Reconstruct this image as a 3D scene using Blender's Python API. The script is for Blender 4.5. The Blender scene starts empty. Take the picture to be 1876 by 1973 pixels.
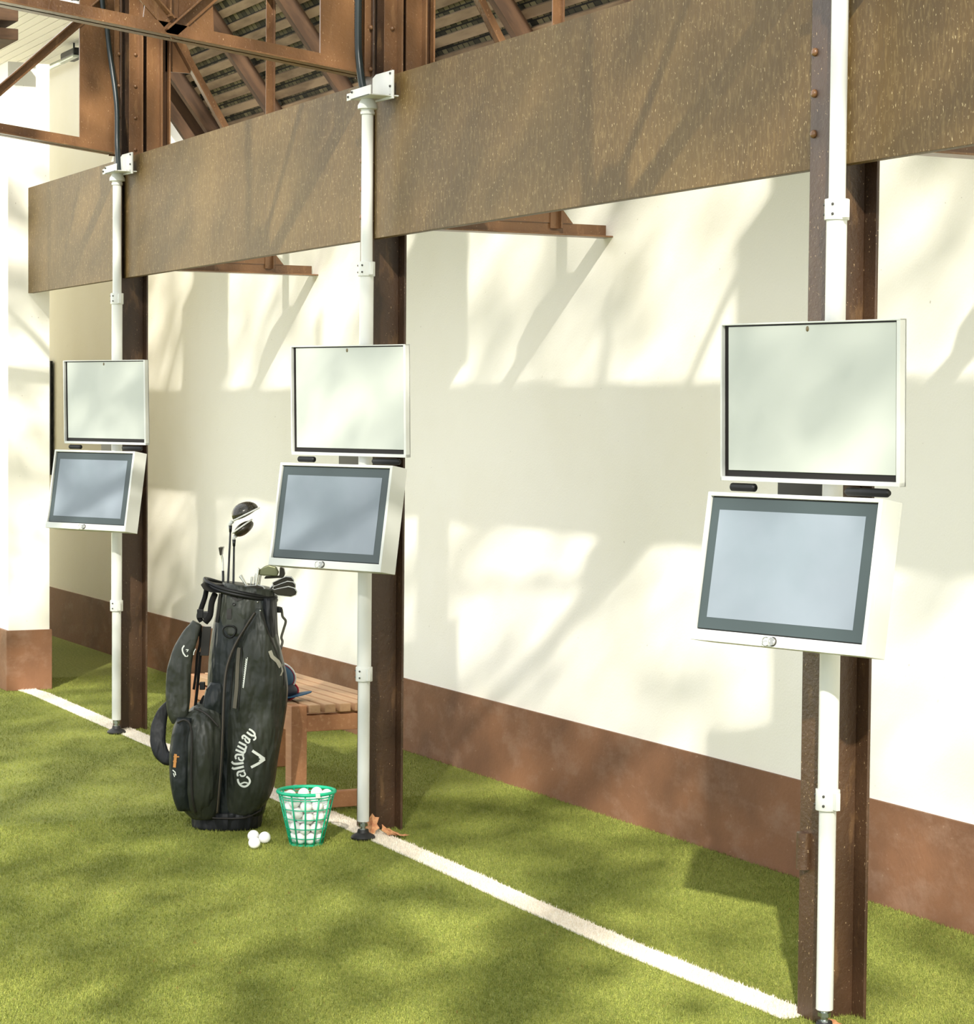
import bpy, bmesh, math, random
import numpy as np
from mathutils import Vector, Matrix, noise
from mathutils.bvhtree import BVHTree
random.seed(7)
C = bpy.context.scene.collection
V = Vector
PI = math.pi

# ------------------------------------------------------------------ helpers
def tag(o, label=None, cat=None, group=None, kind=None):
    if label: o['label'] = label
    if cat: o['category'] = cat
    if group: o['group'] = group
    if kind: o['kind'] = kind
    return o

def thing(name, label, cat, loc=(0, 0, 0), group=None, rotz=0):
    o = bpy.data.objects.new(name, None); C.objects.link(o)
    o.location = loc; o.rotation_euler = (0, 0, rotz); o.empty_display_size = .1
    return tag(o, label, cat, group)

class MB:
    """collects vertices and faces; build() links them as one mesh object"""
    def __init__(s, T=None): s.v = []; s.f = []; s.T = T
    def add(s, vs, fs, T=None):
        n = len(s.v); T = T or s.T
        s.v += [tuple(T @ V(p)) if T else tuple(p) for p in vs]
        s.f += [tuple(i + n for i in f) for f in fs]
        return s
    def box(s, a, b, T=None):
        x0, y0, z0 = a; x1, y1, z1 = b
        if x0 > x1: x0, x1 = x1, x0
        if y0 > y1: y0, y1 = y1, y0
        if z0 > z1: z0, z1 = z1, z0
        return s.add([(x0,y0,z0),(x1,y0,z0),(x1,y1,z0),(x0,y1,z0),(x0,y0,z1),(x1,y0,z1),(x1,y1,z1),(x0,y1,z1)],
                     [(0,3,2,1),(4,5,6,7),(0,1,5,4),(1,2,6,5),(2,3,7,6),(3,0,4,7)], T)
    def prism(s, poly, d, T=None):
        """poly: list of 3D points (planar); d: extrusion vector"""
        n = len(poly); d = V(d)
        vs = [V(p) for p in poly] + [V(p) + d for p in poly]
        fs = [tuple(range(n))[::-1], tuple(range(n, 2*n))] + [(i, (i+1) % n, n+(i+1) % n, n+i) for i in range(n)]
        return s.add(vs, fs, T)
    def tube(s, pts, r, n=12, cap=True, T=None, closed=False):
        pts = [V(p) for p in pts]; m = len(pts)
        rs = r if isinstance(r, (list, tuple)) else [r]*m
        vs = []; fs = []; up = None
        for i, p in enumerate(pts):
            if closed: d = pts[(i+1) % m] - pts[i-1]
            else: d = pts[min(i+1, m-1)] - pts[max(i-1, 0)]
            d.normalize()
            if up is None:
                up = V((0,0,1)) if abs(d.z) < .9 else V((1,0,0))
            a = (up - d*up.dot(d)).normalized(); b = d.cross(a); up = a
            for k in range(n):
                t = 2*PI*k/n; vs.append(p + (a*math.cos(t) + b*math.sin(t))*rs[i])
        for i in range(m if closed else m-1):
            for k in range(n):
                j = (i+1) % m
                fs.append((i*n+k, i*n+(k+1) % n, j*n+(k+1) % n, j*n+k))
        if cap and not closed:
            fs.append(tuple(range(n))[::-1]); fs.append(tuple(range((m-1)*n, m*n)))
        return s.add(vs, fs, T)
    def lathe(s, prof, c=(0,0,0), n=32, T=None):
        """prof: (radius, z) pairs"""
        vs = []; fs = []
        for (r, z) in prof:
            for k in range(n):
                t = 2*PI*k/n; vs.append((c[0]+r*math.cos(t), c[1]+r*math.sin(t), c[2]+z))
        for i in range(len(prof)-1):
            for k in range(n):
                fs.append((i*n+k, i*n+(k+1) % n, (i+1)*n+(k+1) % n, (i+1)*n+k))
        fs.append(tuple(range(n))[::-1]); fs.append(tuple(range((len(prof)-1)*n, len(prof)*n)))
        return s.add(vs, fs, T)
    def loft(s, rings, cap=True, T=None):
        n = len(rings[0]); vs = [p for r in rings for p in r]; fs = []
        for i in range(len(rings)-1):
            for k in range(n):
                fs.append((i*n+k, i*n+(k+1) % n, (i+1)*n+(k+1) % n, (i+1)*n+k))
        if cap:
            fs.append(tuple(range(n))[::-1]); fs.append(tuple(range((len(rings)-1)*n, len(rings)*n)))
        return s.add(vs, fs, T)
    def ball(s, c, r, n=16, m=10, sc=(1,1,1), T=None):
        vs = [(c[0], c[1], c[2]-r*sc[2])]; fs = []
        for i in range(1, m):
            ph = -PI/2 + PI*i/m
            for k in range(n):
                t = 2*PI*k/n
                vs.append((c[0]+r*sc[0]*math.cos(ph)*math.cos(t), c[1]+r*sc[1]*math.cos(ph)*math.sin(t), c[2]+r*sc[2]*math.sin(ph)))
        vs.append((c[0], c[1], c[2]+r*sc[2])); L = len(vs)-1
        for k in range(n):
            fs.append((0, 1+(k+1) % n, 1+k)); fs.append((L, L-n+k, L-n+(k+1) % n))
        for i in range(m-2):
            for k in range(n):
                a = 1+i*n
                fs.append((a+k, a+(k+1) % n, a+n+(k+1) % n, a+n+k))
        return s.add(vs, fs, T)
    def build(s, name, mat, parent=None, smooth=False, bevel=0, label=None, bseg=2, subsurf=0):
        me = bpy.data.meshes.new(name)
        me.from_pydata([tuple(v) for v in s.v], [], s.f)
        bm = bmesh.new(); bm.from_mesh(me); bmesh.ops.recalc_face_normals(bm, faces=bm.faces); bm.to_mesh(me); bm.free()
        me.materials.append(mat)
        o = bpy.data.objects.new(name, me); C.objects.link(o)
        if parent: o.parent = parent
        if label: o['label'] = label
        if smooth: me.polygons.foreach_set('use_smooth', [True]*len(me.polygons))
        if smooth == 'auto': me.set_sharp_from_angle(angle=math.radians(40))
        if bevel:
            b = o.modifiers.new('bevel', 'BEVEL'); b.width = bevel; b.segments = bseg; b.limit_method = 'ANGLE'; b.angle_limit = math.radians(40)
            b.harden_normals = False
        if subsurf:
            b = o.modifiers.new('sub', 'SUBSURF'); b.levels = b.render_levels = subsurf
        return o

# ------------------------------------------------------------------ materials
def srgb(c):
    return tuple(((x/255)/12.92 if x/255 <= .04045 else ((x/255+.055)/1.055)**2.4) for x in c) + (1,)

class Mat:
    def __init__(s, name, col, rough=.5, metal=0, spec=.5):
        s.m = bpy.data.materials.new(name); s.m.use_nodes = True
        s.n = s.m.node_tree.nodes; s.l = s.m.node_tree.links
        s.b = s.n['Principled BSDF']; s.b.inputs['Roughness'].default_value = rough
        s.b.inputs['Metallic'].default_value = metal; s.b.inputs['Specular IOR Level'].default_value = spec
        s.b.inputs['Base Color'].default_value = srgb(col); s.col = srgb(col)
        s.last = None
    def coord(s, scale=(1,1,1), kind='Object'):
        t = s.n.new('ShaderNodeTexCoord'); m = s.n.new('ShaderNodeMapping'); m.inputs['Scale'].default_value = scale
        s.l.new(t.outputs[kind], m.inputs['Vector']); return m.outputs['Vector']
    def noise(s, scale, vec=(1,1,1), detail=4, lo=.4, hi=.6, rough=.55):
        n = s.n.new('ShaderNodeTexNoise'); n.inputs['Scale'].default_value = scale; n.inputs['Detail'].default_value = detail
        n.inputs['Roughness'].default_value = rough
        s.l.new(s.coord(vec), n.inputs['Vector'])
        r = s.n.new('ShaderNodeMapRange'); r.inputs['From Min'].default_value = lo; r.inputs['From Max'].default_value = hi
        s.l.new(n.outputs['Fac'], r.inputs['Value']); return r.outputs['Result']
    def mix(s, fac, col, amount=1.0):
        if amount != 1.0:
            q = s.n.new('ShaderNodeMath'); q.operation = 'MULTIPLY'; q.inputs[1].default_value = amount
            s.l.new(fac, q.inputs[0]); fac = q.outputs[0]
        m = s.n.new('ShaderNodeMix'); m.data_type = 'RGBA'
        s.l.new(fac, m.inputs[0])
        if s.last: s.l.new(s.last, m.inputs[6])
        else: m.inputs[6].default_value = s.col
        m.inputs[7].default_value = srgb(col); s.last = m.outputs[2]
        s.l.new(s.last, s.b.inputs['Base Color']); return s
    def bump(s, fac, strength=.3, dist=.002):
        b = s.n.new('ShaderNodeBump'); b.inputs['Strength'].default_value = strength; b.inputs['Distance'].default_value = dist
        s.l.new(fac, b.inputs['Height'])
        if getattr(s, 'lb', None): s.l.new(s.lb, b.inputs['Normal'])
        s.lb = b.outputs['Normal']
        s.l.new(s.lb, s.b.inputs['Normal']); return s

def simple(name, col, rough=.5, metal=0, spec=.5, var=None):
    m = Mat(name, col, rough, metal, spec)
    if var: m.mix(m.noise(var[0], lo=.35, hi=.65), var[1], var[2])
    return m.m

# plaster of the walls
w = Mat('white plaster', (250, 246, 234), .85, 0, .2)
w.mix(w.noise(.9, lo=.45, hi=.7), (240, 234, 214), .5)
w.mix(w.noise(55, lo=.74, hi=.78, detail=2), (150, 135, 110), .5)
w.bump(w.noise(120), .12, .002); w.bump(w.noise(9), .12, .004)
WALL = w.m
p = Mat('brown plinth paint', (132, 93, 66), .7, 0, .3)
p.mix(p.noise(3, lo=.4, hi=.7), (106, 76, 56), .8)
p.mix(p.noise(4.5, (1,1,1.6), lo=.5, hi=.75, detail=10, rough=.7), (158, 130, 110), .55)
p.mix(p.noise(45, (.8,1,1), lo=.66, hi=.74, detail=8), (176, 148, 124), .4)
p.bump(p.noise(60), .2, .002); PLINTH = p.m
# rust brown painted steel
def steelmat(name, base, dark, light, rough):
    s = Mat(name, base, rough, 0, .55)
    s.mix(s.noise(5, (1,1,.35), lo=.42, hi=.68), dark, .85)
    s.mix(s.noise(26, (1,1,.25), lo=.6, hi=.75, detail=8), light, .45)
    s.mix(s.noise(160, (1,1,.6), lo=.69, hi=.73, detail=2), (205, 175, 135), .6)
    s.bump(s.noise(90, detail=3), .25, .0015); s.bump(s.noise(14), .2, .003); return s.m
STEEL = steelmat('brown painted steel', (128, 92, 60), (92, 64, 42), (172, 134, 94), .3)
STEELD = steelmat('column steel with painted shade', (78, 55, 36), (50, 35, 23), (134, 102, 66), .42)  # darker copy of STEEL: shade on the columns put into the colour
f = Mat('fascia sheet metal', (102, 80, 44), .5, 0, .28)
f.mix(f.noise(1.6, (1,1,.6), lo=.4, hi=.65), (88, 67, 35), .8)
f.mix(f.noise(110, (1,1,.3), lo=.5, hi=.75, detail=3), (132, 110, 70), .7)
f.mix(f.noise(170, (1,1,.4), lo=.645, hi=.70, detail=2), (206, 184, 140), .7)
f.mix(f.noise(22, (1,1,.2), lo=.62, hi=.75, detail=3), (90, 70, 42), .6)
f.bump(f.noise(60, (1,1,.25)), .2, .002); FASCIA = f.m
WOODR = Mat('roof timber', (96, 70, 48), .75); WOODR.mix(WOODR.noise(20, (1,.2,1)), (62, 44, 30), .7); WOODR = WOODR.m
LATH = Mat('roof lath', (150, 126, 96), .85); LATH.mix(LATH.noise(12, (.2,1,1)), (104, 82, 58), .8); LATH = LATH.m
TILE = Mat('roof shingle', (66, 62, 44), .8)
tb = TILE.n.new('ShaderNodeTexBrick'); tb.inputs['Scale'].default_value = 1
tb.inputs['Brick Width'].default_value = .055; tb.inputs['Row Height'].default_value = .08; tb.inputs['Mortar Size'].default_value = .004
tb.inputs['Color1'].default_value = srgb((132, 122, 88)); tb.inputs['Color2'].default_value = srgb((42, 40, 26)); tb.inputs['Mortar'].default_value = srgb((16, 14, 10))
TILE.l.new(TILE.coord(), tb.inputs['Vector']); TILE.l.new(tb.outputs['Color'], TILE.b.inputs['Base Color']); TILE = TILE.m
WHITE = simple('white powder coat', (212, 213, 207), .35, 0, .5)
PANELW = simple('pale lid panel', (188, 192, 182), .22, 0, .5)
GASKET = simple('black rubber gasket', (26, 20, 17), .4, 0, .3)
BEZEL = simple('slate screen bezel', (54, 66, 66), .3, 0, .5)
d = Mat('display glass with painted sky reflection', (128, 137, 146), .16, 0, .5); d.mix(d.noise(4, lo=.4, hi=.65), (118, 130, 137), .6); DISPLAY = d.m  # pale grey blue is the bright sky's reflection, put into the base colour
CHROME = simple('chrome', (200, 200, 196), .18, 1.0)
ZINC = simple('zinc plated steel', (170, 178, 172), .3, 1.0)
DARKHOLE = simple('screw recess', (60, 58, 54), .5)
BLACK = simple('black plastic', (13, 13, 13), .45, 0, .35)
RUBBER = simple('black rubber', (26, 25, 24), .55)
CABLE = simple('black corrugated conduit', (34, 42, 42), .35)
bw = Mat('bench teak', (186, 132, 92), .6)
bw.mix(bw.noise(10, (.25,1,1), lo=.4, hi=.65, detail=8), (160, 104, 70), .6); bw.mix(bw.noise(60, (.08,1,1), lo=.55, hi=.7), (208, 160, 120), .7)
bw.bump(bw.noise(50, (.1,1,1)), .3, .001); TEAK = bw.m
bs = Mat('bench slat teak', (192, 152, 114), .6); bs.mix(bs.noise(60, (.1,1,1), lo=.5, hi=.7), (178, 136, 100), .7); SLAT = bs.m
def fabric(name, col, col2, rough=.38):
    m = Mat(name, col, rough, 0, .38)
    m.mix(m.noise(12, (1,1,.4), lo=.4, hi=.7), col2, .6)
    m.bump(m.noise(7, (2.2,2.2,.5), detail=2), .5, .02); m.bump(m.noise(22, (1,1,.6), detail=2), .35, .006); m.bump(m.noise(700), .1, .0005)
    return m.m
BAG = fabric('grey green bag fabric', (46, 49, 42), (60, 63, 53), .4)
BAGD = fabric('dark bag fabric', (24, 30, 30), (34, 40, 39), .45)
BAGN = fabric('near black bag fabric', (15, 17, 20), (20, 22, 24), .55)
ZIP = simple('brown black zip tape', (30, 26, 22), .6)
WEB = simple('black webbing', (16, 15, 14), .8, 0, .2)
THREAD = simple('white embroidery', (236, 238, 230), .6)
ORANGE = simple('orange embroidery', (214, 148, 80), .6)
GREEN = simple('green basket plastic', (20, 176, 130), .38)
bl = Mat('golf ball white', (246, 245, 242), .3)
vo = bl.n.new('ShaderNodeTexVoronoi'); vo.inputs['Scale'].default_value = 260; bl.l.new(bl.coord(), vo.inputs['Vector'])
bl.bump(vo.outputs['Distance'], .35, .001); BALL = bl.m
LEAFDRY = Mat('dry leaf', (214, 160, 112), .7); LEAFDRY.mix(LEAFDRY.noise(60), (176, 104, 66), .7); LEAFDRY = LEAFDRY.m
NAVY = simple('navy cap cloth', (24, 30, 48), .6); BLUE = simple('blue cap cloth', (20, 72, 104), .6); RED = simple('red piping', (190, 30, 50), .6)
CLUBBLK = Mat('black club crown', (34, 32, 26), .25, 0, .6); CLUBBLK.mix(CLUBBLK.noise(260, lo=.5, hi=.6), (96, 88, 66), .5); CLUBBLK = CLUBBLK.m
IRON = simple('dark iron face', (54, 50, 40), .3, .6)
OLIVE = simple('club head with painted turf reflection', (112, 114, 84), .3, .5)  # olive tone paints in the grass mirrored by the metal
SHAFT = simple('black club shaft', (26, 26, 26), .3)
REDP = simple('dark red cabinet paint', (128, 38, 30), .5)
SLATW = simple('white soffit boards', (252, 248, 236), .7)
BARK = simple('tree bark', (90, 70, 50), .9)

# turf
def turfmat(name, c1, c2, c3):
    g = Mat(name, c1, .75, 0, .2)
    g.mix(g.noise(1.3, lo=.4, hi=.65), c2, .6)
    g.mix(g.noise(70, lo=.45, hi=.6, detail=3), c3, .7)
    g.mix(g.noise(190, lo=.56, hi=.66, detail=2), (176, 176, 104), .5)
    g.mix(g.noise(33, lo=.71, hi=.74, detail=2), (176, 120, 70), .5)
    g.bump(g.noise(260, detail=3), .8, .006); return g
TURF = turfmat('green artificial turf', (164, 168, 84), (148, 156, 74), (122, 136, 58)).m
TURFB = turfmat('turf pile green', (174, 178, 88), (158, 166, 78), (130, 146, 62)).m
TL = Mat('white turf', (236, 226, 210), .8); TL.mix(TL.noise(150, lo=.5, hi=.65), (206, 192, 170), .5); TURFW = TL.m

# ------------------------------------------------------------------ setting
WY = .875
def struct(o, label=None):
    o['kind'] = 'structure'
    if label: o['label'] = label
    return o
fl = struct(MB().box((-16, -9, -.05), (7, WY, 0)).build('floor', TURF), 'green artificial turf floor')

def line_y(x):
    xs = [-7.72, -7.5, -6.5, -5.5, -4.3, -3.1, -2.3, -1.6, -.9, -.3, .6]
    ys = [-.12, -.10, -.112, -.122, -.13, -.12, -.135, -.157, -.168, -.155, -.13]
    return float(np.interp(x, xs, ys))
# white line sewn into the turf
lm = MB(); n = 160; vs = []; fs = []
for i in range(n+1):
    x = -7.69 + 7.62*i/n; y = line_y(x)
    vs += [(x, y-.05, .001), (x, y+.05, .001), (x, y+.05, .006), (x, y-.05, .006)]
for i in range(n):
    a = 4*i
    for k in range(4): fs.append((a+k, a+(k+1) % 4, a+4+(k+1) % 4, a+4+k))
fs += [(0,1,2,3), (4*n,4*n+1,4*n+2,4*n+3)]
lm.add(vs, fs)
wl = lm.build('boundary_line', TURFW)
tag(wl, 'white boundary line running across the green turf past the column bases', 'line')

def blades(name, pts, hmin, hmax, wd, mat, parent, lean=.6, z0=0.0, seed=1):
    rng = np.random.default_rng(seed); n = len(pts)
    a = rng.uniform(0, 2*PI, n); h = rng.uniform(hmin, hmax, n); b = rng.uniform(0, 2*PI, n); l = rng.uniform(0, lean, n)*h
    w2 = wd*rng.uniform(.7, 1.2, n)/2
    z = np.full(n, z0)
    A = np.stack([pts[:,0]-np.cos(a)*w2, pts[:,1]-np.sin(a)*w2, z], 1)
    B = np.stack([pts[:,0]+np.cos(a)*w2, pts[:,1]+np.sin(a)*w2, z], 1)
    T = np.stack([pts[:,0]+np.cos(b)*l, pts[:,1]+np.sin(b)*l, z+h], 1)
    vv = np.stack([A, B, T], 1).reshape(-1, 3).astype(np.float32)
    me = bpy.data.meshes.new(name); me.vertices.add(3*n); me.vertices.foreach_set('co', vv.ravel())
    me.loops.add(3*n); me.loops.foreach_set('vertex_index', np.arange(3*n, dtype=np.int32))
    me.polygons.add(n); me.polygons.foreach_set('loop_start', np.arange(0, 3*n, 3, dtype=np.int32))
    me.polygons.foreach_set('loop_total', np.full(n, 3, dtype=np.int32))
    me.update(calc_edges=True); me.materials.append(mat)
    o = bpy.data.objects.new(name, me); C.objects.link(o); o.parent = parent; o['kind'] = 'stuff'; return o
rng = np.random.default_rng(3)
def scatter(x0, x1, y0, y1, dens):
    n = int((x1-x0)*(y1-y0)*dens); return np.stack([rng.uniform(x0, x1, n), rng.uniform(y0, y1, n)], 1)
P = np.concatenate([scatter(-1.5, .9, -2.2, WY, 36000), scatter(-3.6, -1.5, -2.2, WY, 24000), scatter(-8.2, -3.6, -2.0, WY, 9000)])
ly = np.interp(P[:,0], [-7.72,-7.5,-6.5,-5.5,-4.3,-3.1,-2.3,-1.6,-.9,-.3,.6], [-.12,-.10,-.112,-.122,-.13,-.12,-.135,-.157,-.168,-.155,-.13])
dd = np.abs(P[:,1]-ly) + rng.normal(0, .003, len(P))
inl = (dd < .05) & (P[:,0] > -7.69) & (P[:,0] < -.08)
blades('turf_pile', P[~inl], .006, .013, .0028, TURFB, fl, seed=4)
blades('turf_pile', P[inl], .006, .012, .0034, TURFW, wl, seed=5, z0=.004)

# back wall (low part under the eave, taller part far left) with its brown plinth
wb = struct(MB().box((-8.2, WY, 0), (7, WY+.2, 3.08)).box((-14, WY, 0), (-8.2, WY+.2, 3.86)).build('wall_back', WALL), 'white plastered back wall')
struct(MB().box((-14, WY-.012, 0), (7, WY, .33)).build('baseboard_back', PLINTH), 'brown painted plinth along the back wall')
# pier at the left
wp = struct(MB().box((-11.5, -.218, 0), (-7.7, .012, 3.43)).build('wall_left', WALL), 'white pier at the far left end')
struct(MB().box((-11.52, -.232, 0), (-7.688, .024, .333)).build('baseboard_left', PLINTH, bevel=.003), 'brown painted plinth round the white pier')
struct(MB().box((-14.2, -9, 0), (-14, 1, 4.2)).build('wall_far', WALL), 'white wall beyond the pier')

# high white soffit, beam and lamp behind the pier
sf = MB()
for i in range(16):
    y = .86 - i*.075
    sf.box((-12.5, y-.034, 3.86), (-8.25, y+.034, 3.885))
sf = struct(sf.build('ceiling_soffit', SLATW)); sf.name = 'ceiling'; sf['label'] = 'white boarded soffit high behind the pier'
MB().box((-12.5, -.4, 3.9), (-8.25, .9, 3.94)).build('backing_board', SLATW, sf)
MB().box((-9.45, .16, 3.88), (-9.3, .66, 4.3)).build('bulkhead', WALL, sf, bevel=.004)
MB().tube([(-11.2, .74, 3.80), (-9.3, .74, 3.80)], .018).build('pipe', ZINC, sf, smooth='auto')
bm = MB().box((-8.6, -.36, 3.50), (-7.4, -.24, 3.56)).box((-8.6, -.36, 3.60), (-7.4, -.24, 3.71)).build('timber_beam', WOODR, bevel=.004)
tag(bm, 'brown timber edge beam above the white pier in the upper left corner', 'beam')
MB().tube([(-8.6, -.37, 3.575), (-7.4, -.37, 3.575)], .014, 10).build('conduit_pipe', WHITE, bm, smooth='auto', label='white conduit along the beam')
lp = thing('track_light', 'small dark spotlight under the white soffit at the upper left', 'light', (-9.6, .70, 3.86))
MB().tube([(-9.6+9.6, 0, 0), (0, 0, -.05)], .006).build('stem', BLACK, lp)
MB().box((-.14, -.05, -.10), (.16, .05, -.05)).build('lamp_body', BLACK, lp, bevel=.012)
MB().box((-.15, -.06, -.115), (.18, -.02, -.10)).build('rim', ZINC, lp, bevel=.004)

# notice board and red cabinet on the back wall
nb = thing('notice_board', 'dark framed board on the back wall half hidden by the white pier', 'board', (-10.9, WY, 1.1))
MB().box((-.4, -.03, 0), (.235, -.012, .775)).build('frame', BLACK, nb, bevel=.003)
MB().box((-.38, -.034, .02), (.18, -.03, .755)).build('board_face', simple('board print', (176, 150, 104), .6, var=(9, (92, 92, 50), .9)), nb)
rc = MB().box((-9.11, WY-.03, .36), (-8.85, WY-.012, .93)).build('wall_cabinet', REDP, bevel=.006)
tag(rc, 'dark red cabinet on the back wall showing as a strip beside the far left pole', 'cabinet')

# ------------------------------------------------------------------ roof (rear slope)
TH = math.radians(53)
RT = Matrix.Translation((0, .98, 3.07)) @ Matrix.Rotation(-TH, 4, 'X')   # local -y runs up the slope
roofparent = struct(MB().box((-8.0, -2.9, .10), (6.5, .35, .13)).build('ceiling_shingles', TILE))
roofparent.name = 'ceiling.001'; roofparent.matrix_world = RT; roofparent['label'] = 'underside of the shingled roof above the brown fascia'
la = []
for i in range(36):
    y = .30 - i*.084
    MB().box((-8.0, y-.021, .075), (6.5, y+.021, .095)).build('lath', LATH, roofparent)
x = -7.76
while x < 5:
    MB().box((x-.025, -2.9, -.005), (x+.025, .32, .075)).build('rafter', WOODR, roofparent); x += .965
MB().box((-8.03, -2.9, -.05), (-7.99, .36, .12)).build('barge_board', WOODR, roofparent)

# ------------------------------------------------------------------ steel frames
CXR = [-5.922, -2.948, .016]      # right edge of each column
CW, CD, FT = .108, .14, .009
SIDE = ['far left steel column frame with bolted fascia, beside the white pier',
        'middle steel column frame rising behind the monitor stand next to the golf bag',
        'nearest steel column frame at the right, welded block low on its flange']
for i, xr in enumerate(CXR):
    fr = thing('steel_frame', 'brown ' + SIDE[i], 'column', (xr + (0, .012, 0)[i], (0, .018, 0)[i], 0), 'brown steel column frames')
    m = MB()
    m.box((-CW, -CD, 0), (0, -CD+FT, 4.3)); m.box((-CW, -FT, 0), (0, 0, 4.3)); m.box((-CW/2-.004, -CD+FT, 0), (-CW/2+.004, -FT, 4.3))
    m.build('column_shaft', STEELD, fr, bevel=.002)
    xm = -CW/2
    # paired angles and stiffener above the fascia
    m = MB()
    m.box((.004, -.10, 2.75), (.010, -.045, 4.3)); m.box((.010, -.05, 2.75), (.055, -.044, 4.3))
    m.build('splice_angle', STEEL, fr, bevel=.001)
    m = MB(); m.box((0.0, -.012, 2.72), (.008, .055, 4.3)); m.box((.0, .05, 2.72), (.045, .056, 4.3)); m.build('splice_angle', STEEL, fr, bevel=.001)
    m = MB(); m.box((xm-.004, .0, 2.6), (xm+.004, .115, 4.3)); m.box((xm-.03, .108, 2.6), (xm+.04, .115, 4.3)); m.build('rear_stiffener', STEEL, fr, bevel=.001)
    m = MB(); m.box((xm-.045, -CD-.028, 2.765), (xm-.039, -CD, 4.3)); m.box((xm+.03, -CD-.024, 2.765), (xm+.036, -CD, 4.3)); m.build('front_angle', STEEL, fr, bevel=.001)
    # gusset and truss chord towards the open side
    def zb(y): return 2.770 + .112*(-y-.168)
    MB().prism([(xm-.005, -.325, zb(-.325)+.03), (xm-.005, -.14, zb(-.14)+.03), (xm-.005, -.14, 3.50), (xm-.005, -.325, 3.50)], (.010, 0, 0)).build('gusset_plate', STEEL, fr)
    for s in (-1, 1):
        m = MB(); x0 = xm + s*.006; x1 = xm + s*.012; x2 = xm + s*.052
        m.prism([(x0, -.15, zb(-.15)), (x0, -2.7, zb(-2.7)), (x0, -2.7, zb(-2.7)+.052), (x0, -.15, zb(-.15)+.052)], (x1-x0, 0, 0))
        m.prism([(x0, -.17, zb(-.17)), (x0, -2.7, zb(-2.7)), (x2, -2.7, zb(-2.7)), (x2, -.17, zb(-.17))], (0, 0, .006))
        m.build('truss_chord', STEEL, fr, bevel=.0008)
    # diagonal brace from the column down to the chord
    def angle(y0, z0, y1, z1, w_, off=.0, name='brace'):
        d = V((0, y1-y0, z1-z0)).normalized(); nn = V((0, -d.z, d.y))*w_
        m = MB(); A = V((xm+off, y0, z0)); B = V((xm+off, y1, z1))
        m.prism([A-nn/2, B-nn/2, B+nn/2, A+nn/2], (.006, 0, 0))
        m.prism([A-nn/2, B-nn/2, B-nn/2+V((.04,0,0)), A-nn/2+V((.04,0,0))], nn.normalized()*.006)
        return m.build(name, STEEL, fr, bevel=.0008)
    angle(-.20, 3.50, -.90, 2.86, .045, .006)
    angle(-.90, 2.90, -1.75, 3.75, .045, .006)
    MB().prism([(xm-.005, -.99, 2.90), (xm-.005, -.73, 2.88), (xm-.005, -.735, 2.99), (xm-.005, -.80, 3.07), (xm-.005, -.97, 3.07)], (.010, 0, 0)).build('gusset_plate', STEEL, fr)
    m = MB(); m.box((xm+.006, -.905, 2.92), (xm+.012, -.865, 4.0)); m.box((xm+.012, -.905, 2.92), (xm+.045, -.899, 4.0)); m.build('post_angle', STEEL, fr)
    # bottom chord from the column to the back wall, hanger and small gusset
    m = MB(); m.box((xm+.004, 0, 2.2285), (xm+.010, .862, 2.272)); m.box((xm-.01, 0, 2.2225), (xm+.066, WY, 2.2285))
    m.build('wall_tie', STEEL, fr, bevel=.0008)
    MB().prism([(xm+.010, .40, 2.272), (xm+.010, .71, 2.272), (xm+.010, .66, 2.33), (xm+.010, .52, 2.37), (xm+.010, .42, 2.33)], (.006, 0, 0)).build('gusset_plate', STEEL, fr)
    m = MB(); m.box((xm+.016, .61, 2.25), (xm+.022, .65, 3.9)); m.box((xm+.022, .644, 2.25), (xm+.045, .65, 3.9)); m.build('hanger', STEEL, fr, bevel=.0008)
    MB().prism([(xm-.004, .10, 3.18), (xm-.004, .225, 3.18), (xm-.004, .225, 3.28), (xm-.004, .10, 3.5)], (.008, 0, 0)).build('gusset_plate', STEEL, fr)
    angle(.13, 3.38, .60, 2.60, .045, .006, 'diagonal_tie')
    # bolts
    zz = [2.79, 2.94, 3.09, 3.24, 3.39]
    for z in zz:
        for (bx, by) in ((xm-.018, -CD-.008), (xm+.050, -CD-.006), (.014, -.07)):
            MB().ball((bx, by, z), .0085, 10, 6).build('bolt', STEEL, fr, smooth=True)
    for z in (2.262, 2.364, 2.468, 2.66):
        MB().ball((-CW+.018, -CD-.002, z), .011, 10, 6, (1, .8, 1)).build('bolt', STEEL, fr, smooth=True)
    if i == 2:
        MB().tube([(-CW+.03, -CD-.006, .388), (-CW+.03, -CD-.006, .482)], .020, 14).build('welded_block', STEELD, fr, smooth='auto')

# fascia panels between the columns
FB, FTOP, FY = 2.179, 2.751, -.112
FL = ['leftmost brown fascia panel, short, between the white pier and the far left column',
      'brown speckled fascia panel between the far left and middle columns',
      'brown speckled fascia panel between the middle and nearest columns, streaked with light',
      'brown fascia panel at the upper right, right of the nearest column']
xe = [-7.685, CXR[0]-CW/2, CXR[1]+.018-CW/2, CXR[2]-CW/2, 3.0]
for i in range(4):
    a, b = xe[i]+.005, xe[i+1]-.005
    m = MB().box((a, FY, FB), (b, FY+.006, FTOP)).box((a, FY+.006, FB), (b, FY+.03, FB+.006)).box((a, FY+.006, FTOP-.006), (b, FY+.03, FTOP))
    o = m.build('fascia_panel', FASCIA, bevel=.001)
    tag(o, FL[i], 'fascia', 'brown fascia panels')

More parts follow.
